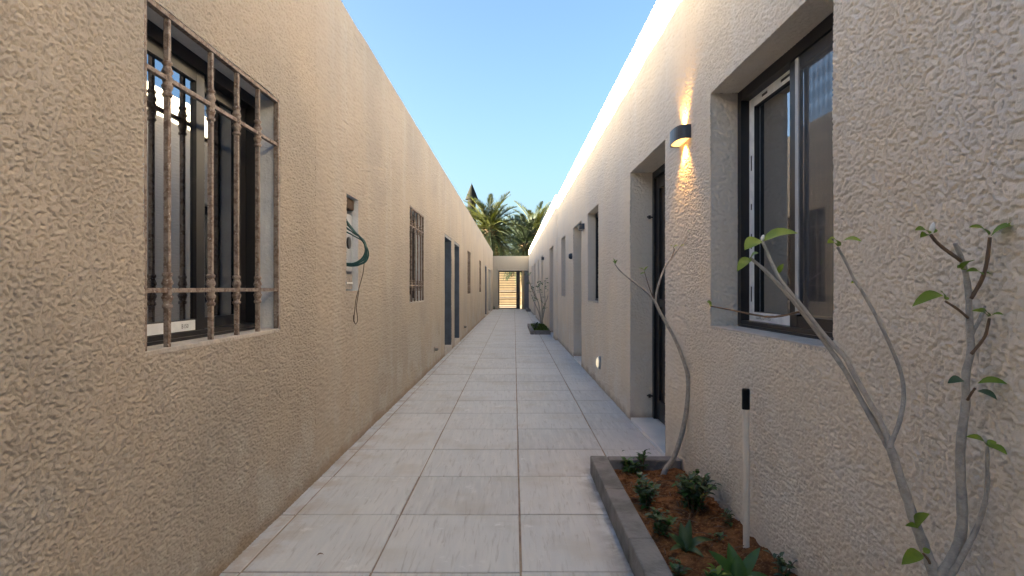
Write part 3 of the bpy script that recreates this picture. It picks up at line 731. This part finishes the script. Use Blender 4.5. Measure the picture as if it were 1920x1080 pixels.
# ------------------------------------------------------------------ planters
def planter(label, x0, y0, y1, wallx, kh, kw, block, far_side=True, near_side=False, soilz=.05, group=None, res=.02, soilm='soil', rise=.05):
    t = thing('planter', (x0, (y0 + y1) / 2, 0), label, 'planter', group)
    yy = y1
    while yy > y0 + .05:
        a = max(yy - block, y0)
        b = MB(); dz = random.uniform(-.003, .003); dx = random.uniform(-.003, .003)
        b.box(x0 + dx, x0 + kw + dx, a + .003, yy - .003, -.006, kh + dz); b.build('kerb_stone', M['kerb'], t, bevel=.009, seg=3); yy = a
    for ok, ya in ((far_side, y1 - .085), (near_side, y0)):
        if ok:
            b = MB(); b.box(x0 + kw + .004, wallx, ya, ya + .085, -.006, kh - .004); b.build('kerb_stone', M['kerb'], t, bevel=.009, seg=3)
    xa, xb = x0 + kw - .01, wallx + .02; ya, yb = y0 + (.07 if near_side else 0), y1 - .06
    nx, ny_ = max(6, int((xb - xa) / res)), max(6, int((yb - ya) / res))
    XX, YY = np.meshgrid(np.linspace(xa, xb, nx), np.linspace(ya, yb, ny_), indexing='ij')
    ZZ = soilz + pnoise(XX * 5, YY * 5) * .016 + pnoise(XX * 17, YY * 17) * .012 + pnoise(XX * 43, YY * 43) * .007 + rise * np.clip((3.3 - YY) / 1.2, 0, 1) * np.clip((XX - xa) / (xb - xa), 0, 1) 
    b = MB(); b.v = [tuple(v) for v in np.stack([XX, YY, ZZ], -1).reshape(-1, 3)]
    b.f = [(i * ny_ + j, (i + 1) * ny_ + j, (i + 1) * ny_ + j + 1, i * ny_ + j + 1) for i in range(nx - 1) for j in range(ny_ - 1)]
    so = b.build('soil', M[soilm], t, smooth=True)
    def zat(x, y):
        i = int(np.clip(round((x - xa) / (xb - xa) * (nx - 1)), 0, nx - 1)); j = int(np.clip(round((y - ya) / (yb - ya) * (ny_ - 1)), 0, ny_ - 1)); return float(ZZ[i, j])
    return t, zat
pl, soil_z = planter('raised bed edged with dark concrete kerbs and filled with red soil', .483, .9, 3.655, 1.02, .108, .10, .603, res=.011)
# clods, pebbles and dead twigs on the soil
cl = MB(); rnd = random.Random(5)
for _ in range(420):
    x, y = rnd.uniform(.60, 1.0), rnd.uniform(1.9, 3.52); r = rnd.choice([.004, .005, .007, .010, .014]); z = soil_z(x, y)
    n = 6; cl.lathe(x, y, [(r * .6, z - r * .5), (r * rnd.uniform(.8, 1.2), z + r * .1), (r * .5, z + r * rnd.uniform(.5, .9))], n)
tag(cl.build('soil_clods', M['soil'], pl), kind='stuff')
dt = MB()
for _ in range(70):
    x, y = rnd.uniform(.62, .98), rnd.uniform(1.95, 3.4); z = soil_z(x, y) + .006; a = rnd.uniform(0, 6.28); L = rnd.uniform(.03, .11)
    dt.tube([(x, y, z), (x + math.cos(a) * L / 2, y + math.sin(a) * L / 2, z + .008), (x + math.cos(a) * L, y + math.sin(a) * L, z + rnd.uniform(0, .01))], .002, 5)
tag(dt.build('dead_twigs', M['twig'], pl), kind='stuff')
fpl, fsoil = planter('low far planter with lime green ground cover beside the third doorway', .455, 14.5, 17.3, .945, .10, .09, .6, True, True, .055, res=.05, soilm='soil', rise=0)
p3, s3 = planter('small grey kerbed planter next to the gate', .70, 28.6, 30.6, .91, .12, .09, .6, True, True, .06, res=.06, rise=0)

# ------------------------------------------------------------------ leaves, plants
def leaf_geo(b, base, tip, width, up, curl=.18, fold=.25, nseg=5, sag=0.0):
    base, tip, up = Vector(base), Vector(tip), Vector(up)
    ax = tip - base; L = ax.length
    if L < 1e-5: return
    t = ax / L; side = t.cross(up)
    if side.length < 1e-4: side = t.cross(Vector((1, 0.2, 0)))
    side.normalize(); nrm = side.cross(t).normalized()
    vs = []; fs = []
    for i in range(nseg + 1):
        u = i / nseg
        w = width * .5 * (math.sin(math.pi * min(1, (u ** .8))) ** .75 if 0 < u < 1 else (.05 if i == 0 else .01))
        c = base + ax * u + nrm * (curl * L * math.sin(math.pi * u) - sag * L * u * u)
        vs += [c - side * w + nrm * fold * w, c, c + side * w + nrm * fold * w]
    for i in range(nseg):
        k = 3 * i; fs += [(k, k + 1, k + 4, k + 3), (k + 1, k + 2, k + 5, k + 4)]
    b.add(vs, fs)

def px_leaf(parent, p0, p1, y0, y1, width, mat='leaf_fresh', up=(0, -.55, .8), curl=.12, label=None):
    b = MB(); leaf_geo(b, P(*p0, y0), P(*p1, y1), width, up, curl, .3, 6, .03)
    return b.build('leaf', M[mat], parent, smooth=True)
def px_branch(parent, pts, r0, r1, name='branch', mat='bark', n=8, sub=4):
    q = smooth_path([P(*p) for p in pts], sub); m = len(q)
    rad = [(r0 + (r1 - r0) * i / (m - 1)) * (1 + .10 * math.sin(i * 2.3) * math.sin(i * .9)) for i in range(m)]
    b = MB(); b.tube(q, rad, n); return b.build(name, M[mat], parent, smooth=True)

# bare curved sapling by the doorway
sp = thing('sapling', (.88, 3.46, .05), 'thin bare grey sapling curving up beside the recessed doorway', 'sapling')
bz = soil_z(.878, 3.46) - .03
b = MB(); q = smooth_path([Vector((.876, 3.46, bz))] + [P(px, py, yy) for px, py, yy in ((1248, 880, 3.46), (1262, 860, 3.45), (1278, 815, 3.44), (1288, 760, 3.43), (1290, 712, 3.42), (1283, 680, 3.42), (1265, 635, 3.41), (1240, 590, 3.40), (1228, 565, 3.40))], 5)
b.tube(q, [.0165 - .0085 * i / (len(q) - 1) for i in range(len(q))], 10); b.build('trunk', M['bark'], sp, smooth=True)
px_branch(sp, [(1229, 568, 3.40), (1215, 550, 3.40), (1190, 530, 3.38), (1165, 510, 3.36), (1153, 495, 3.35)], .007, .003)
px_branch(sp, [(1228, 570, 3.40), (1233, 540, 3.40), (1245, 505, 3.42), (1262, 480, 3.44), (1278, 459, 3.45), (1292, 437, 3.46)], .007, .003)
px_branch(sp, [(1291, 712, 3.42), (1301, 690, 3.42), (1308, 650, 3.42), (1311, 605, 3.42)], .004, .002, mat='twig')
px_branch(sp, [(1226, 562, 3.40), (1216, 535, 3.42), (1208, 508, 3.44)], .003, .002, mat='twig')
px_branch(sp, [(1258, 486, 3.435), (1264, 470, 3.44), (1263, 463, 3.44)], .003, .002, mat='twig')
for p0, p1 in (((1153, 496), (1148, 489)), ((1153, 496), (1158, 487)), ((1292, 438), (1289, 431)), ((1263, 464), (1272, 459)), ((1263, 464), (1256, 460)), ((1276, 462), (1284, 459)), ((1208, 508), (1197, 502)), ((1208, 508), (1216, 499)), ((1210, 512), (1200, 514)), ((1153, 497), (1150, 484))):
    px_leaf(sp, p0, p1, 3.42, 3.41, .012)

# leafy sapling near the window
s2 = thing('sapling', (.925, 1.30, .08), 'tall grey-stemmed sapling with sparse fresh green leaves against the stucco', 'sapling')
D0 = 1.30
def br(pts, d0, d1, r0, r1, **k):
    n = len(pts); return px_branch(s2, [(p[0], p[1], d0 + (d1 - d0) * i / (n - 1)) for i, p in enumerate(pts)], r0, r1, **k)
b = MB(); q = smooth_path([(.93, 1.31, soil_z(.93, 1.31) - .03), (.932, 1.305, .30), P(1756, 1105, 1.30), P(1754, 1078, 1.30)], 5)
b.tube(q, [.019 - .004 * i / (len(q) - 1) for i in range(len(q))], 10); b.build('trunk', M['bark'], s2, smooth=True)
br([(1755, 1095), (1747.6, 1066), (1733.5, 1027), (1716, 981), (1702, 939), (1688, 897), (1670, 841)], 1.30, 1.36, .0125, .0095)
br([(1671, 846), (1667, 841), (1642, 798), (1610, 742), (1583, 693), (1540, 633), (1500, 580), (1460, 533), (1430, 503), (1406.7, 484)], 1.36, 1.60, .0075, .0040)
br([(1672, 846), (1668, 830), (1649, 788), (1624, 742), (1600, 700), (1585, 672), (1550, 633), (1500, 570), (1467, 530), (1450, 500), (1430, 453)], 1.365, 1.55, .0075, .0042)
br([(1669, 842), (1672, 828), (1684, 798), (1693, 760), (1694, 731), (1690, 703), (1680, 673), (1653, 613), (1620, 552), (1603, 527), (1587, 493), (1570, 463)], 1.36, 1.40, .0058, .0034)
br([(1757, 1095), (1765, 1078), (1783, 1052), (1798, 1017), (1804, 974), (1802, 911), (1800, 858), (1805, 798), (1811, 753), (1811, 700), (1820, 660), (1818, 610), (1816, 553), (1810, 510), (1801, 480), (1791, 456)], 1.30, 1.28, .0125, .0048)
br([(1760, 1100), (1783, 1078), (1807, 1038), (1835, 981), (1849, 928), (1851, 883), (1851, 837)], 1.30, 1.22, .0075, .0032)
br([(1802, 489), (1785, 477), (1770, 466), (1755, 453), (1745, 440)], 1.281, 1.27, .0042, .0034, mat='twig')
br([(1820, 560), (1840, 526), (1850, 493), (1856, 445)], 1.28, 1.25, .0045, .0036, mat='twig')
br([(1821, 630), (1836, 600), (1850, 570), (1857, 545), (1861, 520)], 1.285, 1.30, .0040, .0030)
br([(1815, 596), (1796, 580), (1773, 565)], 1.28, 1.26, .0030, .0025, mat='twig')
br([(1821, 664), (1836, 646), (1847, 630), (1852, 612), (1855, 597)], 1.28, 1.25, .0036, .0028, mat='twig')
br([(1814, 750), (1821, 738), (1828, 728)], 1.28, 1.26, .0030, .0024, mat='twig')
br([(1502, 584), (1453, 594), (1413, 590), (1370, 581), (1332, 574)], 1.53, 1.62, .0030, .0020, mat='twig')
br([(1745, 1062), (1741, 1050), (1731, 1038)], 1.31, 1.29, .0032, .0025, mat='twig')
LV = [((1430, 452), (1497, 436), 1.55, 1.52, .034), ((1425, 450), (1396, 468), 1.55, 1.53, .032), ((1407, 485), (1422, 474), 1.6, 1.58, .020), ((1407, 484), (1382, 508), 1.6, 1.57, .022), ((1460, 512), (1469, 494), 1.56, 1.55, .012),
      ((1570, 462), (1552, 455), 1.40, 1.37, .022), ((1572, 460), (1556, 446), 1.40, 1.38, .018), ((1580, 452), (1616, 452), 1.40, 1.37, .019), ((1604, 530), (1596, 531), 1.40, 1.39, .008), ((1332, 574), (1325, 566), 1.62, 1.61, .012), ((1332, 574), (1328, 562), 1.62, 1.62, .008),
      ((1742, 438), (1716, 431), 1.27, 1.25, .018), ((1740, 440), (1726, 445), 1.27, 1.25, .014), ((1748, 437), (1757, 430), 1.27, 1.27, .010), ((1854, 441), (1817, 425), 1.25, 1.23, .017), ((1858, 443), (1913, 419), 1.25, 1.21, .024),
      ((1804, 506), (1828, 487), 1.28, 1.25, .022), ((1806, 506), (1795, 502), 1.28, 1.27, .015), ((1842, 516), (1812, 508), 1.27, 1.25, .015), ((1861, 519), (1850, 506), 1.30, 1.29, .014), ((1863, 517), (1896, 494), 1.30, 1.28, .017), ((1850, 512), (1862, 515), 1.28, 1.28, .010),
      ((1767, 553), (1711, 573), 1.26, 1.23, .021), ((1770, 560), (1763, 545), 1.26, 1.25, .010), ((1853, 594), (1823, 582), 1.25, 1.24, .013), ((1855, 593), (1834, 579), 1.25, 1.24, .013), ((1858, 592), (1882, 590), 1.25, 1.23, .012), ((1773, 562), (1778, 557), 1.26, 1.26, .008),
      ((1806, 713), (1777, 718), 1.285, 1.27, .017, 'leaf_silver'), ((1833, 719), (1889, 719), 1.26, 1.22, .022), ((1832, 733), (1870, 749), 1.26, 1.23, .018, 'leaf_silver'), ((1850, 836), (1812, 818), 1.22, 1.20, .016), ((1852, 836), (1889, 852), 1.22, 1.19, .018), ((1851, 835), (1868, 828), 1.22, 1.22, .012),
      ((1722, 992), (1698, 985), 1.32, 1.30, .013), ((1718, 988), (1742, 963), 1.32, 1.29, .024), ((1726, 1036), (1691, 1058), 1.30, 1.27, .024), ((1732, 1036), (1743, 1030), 1.30, 1.30, .012)]
for L in LV: px_leaf(s2, L[0], L[1], L[2], L[3], L[4] * 1.25, *(L[5:6]))
for p0, p1, yy in (((1746, 438), (1750, 417), 1.27), ((1428, 452), (1432, 440), 1.55)):
    b = MB(); a, c = P(*p0, yy), P(*p1, yy); b.tube([a, a.lerp(c, .4), a.lerp(c, .8), c], [.003, .0055, .004, .001], 8); b.build('flower_bud', M['bud'], s2, smooth=True)

# white pipe standing in the bed
pz = soil_z(.958, 2.42)
pp = thing('standing_pipe', (.955, 2.42, pz), 'pale plastic pipe with black taped top standing in the bed', 'pipe')
b = MB(); b.tube([(.957, 2.42, pz - .02), (.956, 2.42, .40), (.955, 2.42, .648)], .0128, 14); b.build('tube', M['pvc'], pp, smooth=False)
b = MB(); b.lathe(.955, 2.42, [(.0150, .645), (.0156, .65), (.0152, .69), (.0156, .724), (.0140, .727), (.0136, .729)], 14); b.build('taped_end', M['black_tape'], pp)

# low bed plants
def bushy(label, x, y, rx, ry, hh, n, size, mats, seed, group=None, stems=6, zz=None):
    rn = random.Random(seed); z0 = soil_z(x, y) if zz is None else zz
    t = thing('garden_plant', (x, y, z0), label, 'plant', group)
    bs = {m: MB() for m in mats}; st = MB()
    for k in range(stems):
        a = rn.uniform(0, 6.28); r = rn.uniform(.2, .9)
        tx, ty = x + math.cos(a) * rx * r, y + math.sin(a) * ry * r; tz = z0 + hh * rn.uniform(.55, 1.0)
        pth = smooth_path([(x + (tx - x) * .25, y + (ty - y) * .25, z0 - .01), (x + (tx - x) * .6, y + (ty - y) * .6, z0 + (tz - z0) * .6), (tx, ty, tz)], 4)
        st.tube(pth, [.0025 - .0012 * i / (len(pth) - 1) for i in range(len(pth))], 5)
        m_ = max(4, n // stems)
        for i in range(m_):
            u = .15 + .85 * (i + rn.random()) / m_; p = pth[min(int(u * (len(pth) - 1)), len(pth) - 1)]
            a2 = rn.uniform(0, 6.28); el = rn.uniform(-.1, .8); L = size * rn.uniform(.6, 1.25)
            tip = p + Vector((math.cos(a2) * math.cos(el), math.sin(a2) * math.cos(el), math.sin(el))) * L
            mm = rn.choice(mats); leaf_geo(bs[mm], p, tip, L * rn.uniform(.42, .6), (0, 0, 1), .10, .25, 3, .1)
    st.build('stem', M['twig'], t)
    for m_, b in bs.items():
        if b.v: tag(b.build('foliage', M[m_], t, smooth=True), kind='stuff')
    return t
def sit(px, py, zg=.06):
    d = F * (H - zg) / (py - 540); return (px - 960) / F * d, d
def at(px, py):
    x, y = sit(px, py)
    for _ in range(3): x, y = sit(px, py, soil_z(x, y))
    return x, y
x, y = at(1322, 968); bushy('dense dark glossy bush hugging the stucco wall in the bed', x - .03, y + .10, .11, .22, .17, 420, .046, ['leaf_dark', 'leaf_silver', 'leaf_dark', 'leaf_mid', 'leaf_dark', 'leaf_mid'], 1, stems=34)
x, y = at(1182, 893); bushy('loose green sprig in the inner corner of the kerbs', x, y + .02, .07, .09, .085, 80, .048, ['leaf_mid', 'leaf_dark'], 2, stems=7)
x, y = at(1200, 888); bushy('upright bright sprig beside the back kerb', x + .02, y + .04, .035, .035, .115, 34, .045, ['leaf_mid'], 3, stems=4)
x, y = at(1216, 960); bushy('tall leafy sprig spilling against the long kerb', x, y + .05, .06, .16, .13, 170, .045, ['leaf_mid', 'leaf_dark', 'leaf_silver'], 4, stems=16)
x, y = at(1240, 1005); bushy('dark small-leaved clump beside the upright tongue-shaped leaves', x, y, .06, .08, .10, 110, .04, ['leaf_dark', 'leaf_dark', 'leaf_mid'], 5, stems=8)
x, y = at(1345, 1010); bushy('tiny seedling cluster in the middle of the red soil', x, y, .03, .03, .03, 18, .025, ['leaf_dark', 'leaf_mid'], 6, stems=4)
x, y = at(1475, 1078); bushy('small leafy clump at the foot of the stucco wall past the pipe', x - .01, y, .05, .07, .07, 50, .034, ['leaf_dark', 'leaf_mid', 'leaf_silver'], 7, stems=8)
x, y = at(1368, 982); bushy('straggly dark weed by the wall behind the pipe', x, y, .035, .05, .06, 22, .032, ['leaf_dark'], 8, stems=5)
x, y = at(1262, 1078); bushy('green tuft spilling over the long kerb', x + .02, y, .05, .06, .05, 30, .04, ['leaf_dark', 'leaf_mid'], 9, stems=6)
x, y = at(1350, 1100); bushy('lime tinged leafy tuft below the broad bright leaves', x, y, .06, .05, .06, 50, .04, ['leaf_mid', 'leaf_fresh'], 10, stems=8)

def rosette(label, x, y, specs, mat, width):
    z0 = soil_z(x, y); t = thing('broad_leaf_plant', (x, y, z0), label, 'plant')
    for az, el, L, cu in specs:
        d = Vector((math.cos(R(az)) * math.cos(R(el)), math.sin(R(az)) * math.cos(R(el)), math.sin(R(el))))
        b = MB(); leaf_geo(b, Vector((x, y, z0 - .004)), Vector((x, y, z0)) + d * L, width * random.uniform(.85, 1.15), (-.1, -.3, .9), cu, .35, 8, .06); b.build('leaf', M[mat], t, smooth=True)
x, y = at(1285, 1035)
rosette('dark plant of upright tongue-shaped leaves by the kerb', x, y, [(100, 70, .115, .02), (55, 66, .13, .03), (165, 48, .10, .10), (10, 20, .13, .22), (-60, 12, .10, .2), (215, 20, .10, .2)], 'leaf_dark', .036)
x, y = at(1385, 1095)
rosette('bright green plant of broad pointed leaves beside the pipe', x, y, [(160, 48, .15, .06), (100, 62, .14, .03), (28, 46, .16, .05), (200, 20, .13, .18), (-15, 14, .13, .2), (-75, 28, .13, .1), (-130, 24, .12, .16), (75, 78, .10, .02)], 'leaf_mid', .050)

# far planter: ground cover and a tall thin shrub
rn = random.Random(21); gc = MB()
for _ in range(900):
    x, y = rn.uniform(.55, .93), rn.uniform(14.6, 17.2); z = fsoil(x, y); a = rn.uniform(0, 6.28); L = rn.uniform(.04, .09)
    leaf_geo(gc, (x, y, z), (x + math.cos(a) * L * .6, y + math.sin(a) * L * .6, z + L * .9), L * .5, (0, 0, 1), .1, .2, 2)
tag(gc.build('ground_cover', M['leaf_lime'], fpl, smooth=True), kind='stuff')
sh = thing('shrub', (.82, 15.6, .06), 'tall spindly shrub with sparse leaves in the far planter', 'shrub')
for pts in ([(1014, 606), (1013, 590), (1010, 570), (1003, 550), (998, 538)], [(1016, 606), (1019, 590), (1022, 570), (1021, 545), (1023, 525)], [(1017, 606), (1018, 580), (1026, 560), (1030, 540), (1031, 528)], [(1015, 606), (1010, 585), (1001, 565), (996, 552)], [(1016, 604), (1016, 570), (1012, 545), (1013, 530)]):
    n = len(pts); dep = [15.6 - .3 * (i / n) for i in range(n)]
    px_branch(sh, [(p[0], p[1], dd) for p, dd in zip(pts, dep)], .018, .007, 'branch', 'bark', 6)
fo = {'leaf_mid': MB(), 'leaf_silver': MB()}
for px, py in ((1031, 527), (1028, 531), (1024, 526), (1020, 532), (1032, 537), (1029, 545), (1023, 541), (1031, 546), (1014, 531), (1010, 533), (999, 540), (996, 546), (1012, 546), (1000, 556), (1006, 562), (1018, 556), (1023, 573), (1020, 577), (1008, 540), (990, 531), (994, 533), (986, 514), (992, 516), (1003, 561), (1015, 566)):
    for _ in range(6):
        p = P(px + rn.uniform(-3, 3), py + rn.uniform(-3, 3), 15.4 + rn.uniform(-.15, .15)); a = rn.uniform(0, 6.28); L = rn.uniform(.06, .10)
        leaf_geo(fo[rn.choice(list(fo))], p, p + Vector((math.cos(a) * L, math.sin(a) * L, rn.uniform(-.03, .05))), L * .5, (0, 0, 1), .1, .2, 3)
for m_, b in fo.items(): tag(b.build('foliage', M[m_], sh, smooth=True), kind='stuff')
px_branch(sh, [(1006, 562, 15.4), (1000, 548, 15.4), (994, 533, 15.4), (989, 516, 15.4)], .008, .004, 'branch', 'twig', 5)
x, y = .62, 15.0
bushy('small dark round plant on the near corner of the far planter', .60, 15.2, .07, .12, .20, 60, .09, ['leaf_dark'], 31, stems=8, zz=.06)
bushy('small grey-green plant at the foot of the end wall by the pale door', -.93, 31.3, .07, .1, .16, 50, .08, ['leaf_dark', 'leaf_silver'], 33, stems=8, zz=0.0)

# ------------------------------------------------------------------ date palms beyond the end wall
def frond_mesh(L, droop, seed, matname, lf=.50, dens=62):
    rn = random.Random(seed); b = MB(); n = 16; pts = []
    x = z = 0.0; el = R(0)
    for i in range(n + 1):
        pts.append(Vector((x, 0, z))); u = i / n; el = -droop * (u ** 1.4); x += math.cos(el) * L / n; z += math.sin(el) * L / n
    b.tube(pts, [.030 * (1 - .88 * i / n) + .003 for i in range(n + 1)], 5)
    for k in range(dens):
        u = .13 + .87 * k / (dens - 1); f_ = u * n; i = min(int(f_), n - 1); p = pts[i].lerp(pts[i + 1], f_ - i)
        t = (pts[i + 1] - pts[i]).normalized(); nrm = Vector((-t.z, 0, t.x))
        ll = lf * (math.sin(math.pi * min(1, .18 + .80 * u)) ** .6) * rn.uniform(.85, 1.12)
        for sd_ in (-1, 1):
            sw_ = R(rn.uniform(35, 52)); li_ = R(rn.uniform(12, 42))
            d = t * math.cos(sw_) + (Vector((0, sd_, 0)) * math.cos(li_) + nrm * math.sin(li_)) * math.sin(sw_)
            tip = p + d * ll - Vector((0, 0, ll * .16 * rn.random())); w = t * .024 + nrm * .009
            mid = p.lerp(tip, .45)
            b.add([p - w * .5, p + w * .5, mid + w, tip, mid - w * .9], [(0, 1, 2, 4), (4, 2, 3)])
    me = bpy.data.meshes.new('frond'); me.from_pydata([tuple(v) for v in b.v], [], b.f); me.materials.append(M[matname]); return me

def palm(label, x, y, zc, L, n, seed, mats, lean=0.0, trunk_r=.2, emin=-62, spread=1.0):
    rn = random.Random(seed)
    t = thing('date_palm', (x, y, -.03), label, 'palm')
    b = MB(); prof = []; zz = -.05
    while zz < zc - .15:
        prof += [(trunk_r * .92, zz), (trunk_r * 1.12, zz + .09)]; zz += .11
    prof += [(trunk_r * 1.35, zc - .12), (trunk_r * .9, zc + .15), (.04, zc + .30)]
    b.lathe(x, y, prof, 12); b.build('trunk', M['palm_trunk'], t)
    bt = MB()                                           # cut leaf bases under the crown
    for k in range(34):
        a = k * 2.4; h_ = zc - .75 + .8 * k / 34
        d = Vector((math.cos(a), math.sin(a), .75)); p = Vector((x, y, h_)) + Vector((math.cos(a), math.sin(a), 0)) * trunk_r
        bt.tube([p, p + d * .16, p + d * .24], [.055, .045, .02], 5)
    bt.build('cut_leaf_bases', M['frond_dry'], t)
    ms = {}
    for k in range(n):
        u = (k + .5) / n
        el = 82 - (82 - emin) * u ** .85 + rn.uniform(-8, 8)         # old fronds hang, young ones stand
        az = k * 137.5 + rn.uniform(-14, 14)
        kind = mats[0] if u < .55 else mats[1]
        if u > .93: kind = 'frond_dry'
        var = (kind, rn.randrange(3), 0 if el > 35 else (1 if el > -5 else 2))
        if var not in ms: ms[var] = frond_mesh(L, (R(38), R(62), R(38))[var[2]] * rn.uniform(.85, 1.2), seed * 100 + len(ms), kind)
        fo_ = bpy.data.objects.new('frond', ms[var]); COL.objects.link(fo_); fo_.parent = t
        fo_.location = (math.cos(R(az)) * trunk_r * .6, math.sin(R(az)) * trunk_r * .6, zc + .03 + .22 * (1 - u) - .25 * u)
        fo_.rotation_euler = (rn.uniform(-.35, .35), -R(el), R(az)); s_ = rn.uniform(.85, 1.1); fo_.scale = (s_, s_, s_)
    return t
def palm_at(label, px, py, y, L, n, seed, mats, **k):
    p = P(px, py, y); return palm(label, p.x, y, p.z, L, n, seed, mats, **k)
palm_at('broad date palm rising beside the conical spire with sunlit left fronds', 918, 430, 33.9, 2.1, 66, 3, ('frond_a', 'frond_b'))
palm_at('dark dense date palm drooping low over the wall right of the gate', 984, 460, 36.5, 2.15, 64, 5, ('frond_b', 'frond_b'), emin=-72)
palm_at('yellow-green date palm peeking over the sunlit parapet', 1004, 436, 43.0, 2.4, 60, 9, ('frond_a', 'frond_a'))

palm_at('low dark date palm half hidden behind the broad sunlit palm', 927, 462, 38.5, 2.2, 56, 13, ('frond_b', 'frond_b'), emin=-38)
# conical spire far behind
my = 95.0; p = P(884.5, 373, my); cx, cz = p.x, p.z
mn = thing('spire_tower', (cx, my, -.03), 'distant tower with a grey conical roof behind the palms', 'tower')
b = MB(); b.lathe(cx, my, [(.78, -.03), (.72, cz - 2.6), (.86, cz - 2.5), (.86, cz - 2.3), (.66, cz - 2.25), (.66, cz - .05)], 20); b.build('shaft', M['minaret'], mn)
b = MB(); b.lathe(cx, my, [(1.0, cz - .12), (1.02, cz), (.62, cz + 1.05), (.12, cz + 2.25), (.05, cz + 2.35)], 20); b.build('conical_roof', M['minaret'], mn)
b = MB(); b.tube([(cx, my, cz + 2.3), (cx, my, cz + 2.6)], [.05, .02], 8); b.build('finial', M['minaret'], mn)

# a few dry leaves blown onto the paving
for px, py, lab in ((600, 1044, 'small dry brown leaf on the paving near the beige wall'), (802, 723, 'curled dry leaf on the paving by the wall base before the pipe stub'), (1170, 848, 'tiny green leaf fallen beside the back kerb')):
    d = F * H / (py - 540); x = (px - 960) / F * d
    b = MB(); L = .03
    leaf_geo(b, (x - L / 2, d, .004), (x + L / 2, d + .008, .006), .014, (0, 0, 1), .2, .3, 4)
    tag(b.build('fallen_leaf', M['twig' if py != 848 else 'leaf_dark'], smooth=True), lab, 'leaf')
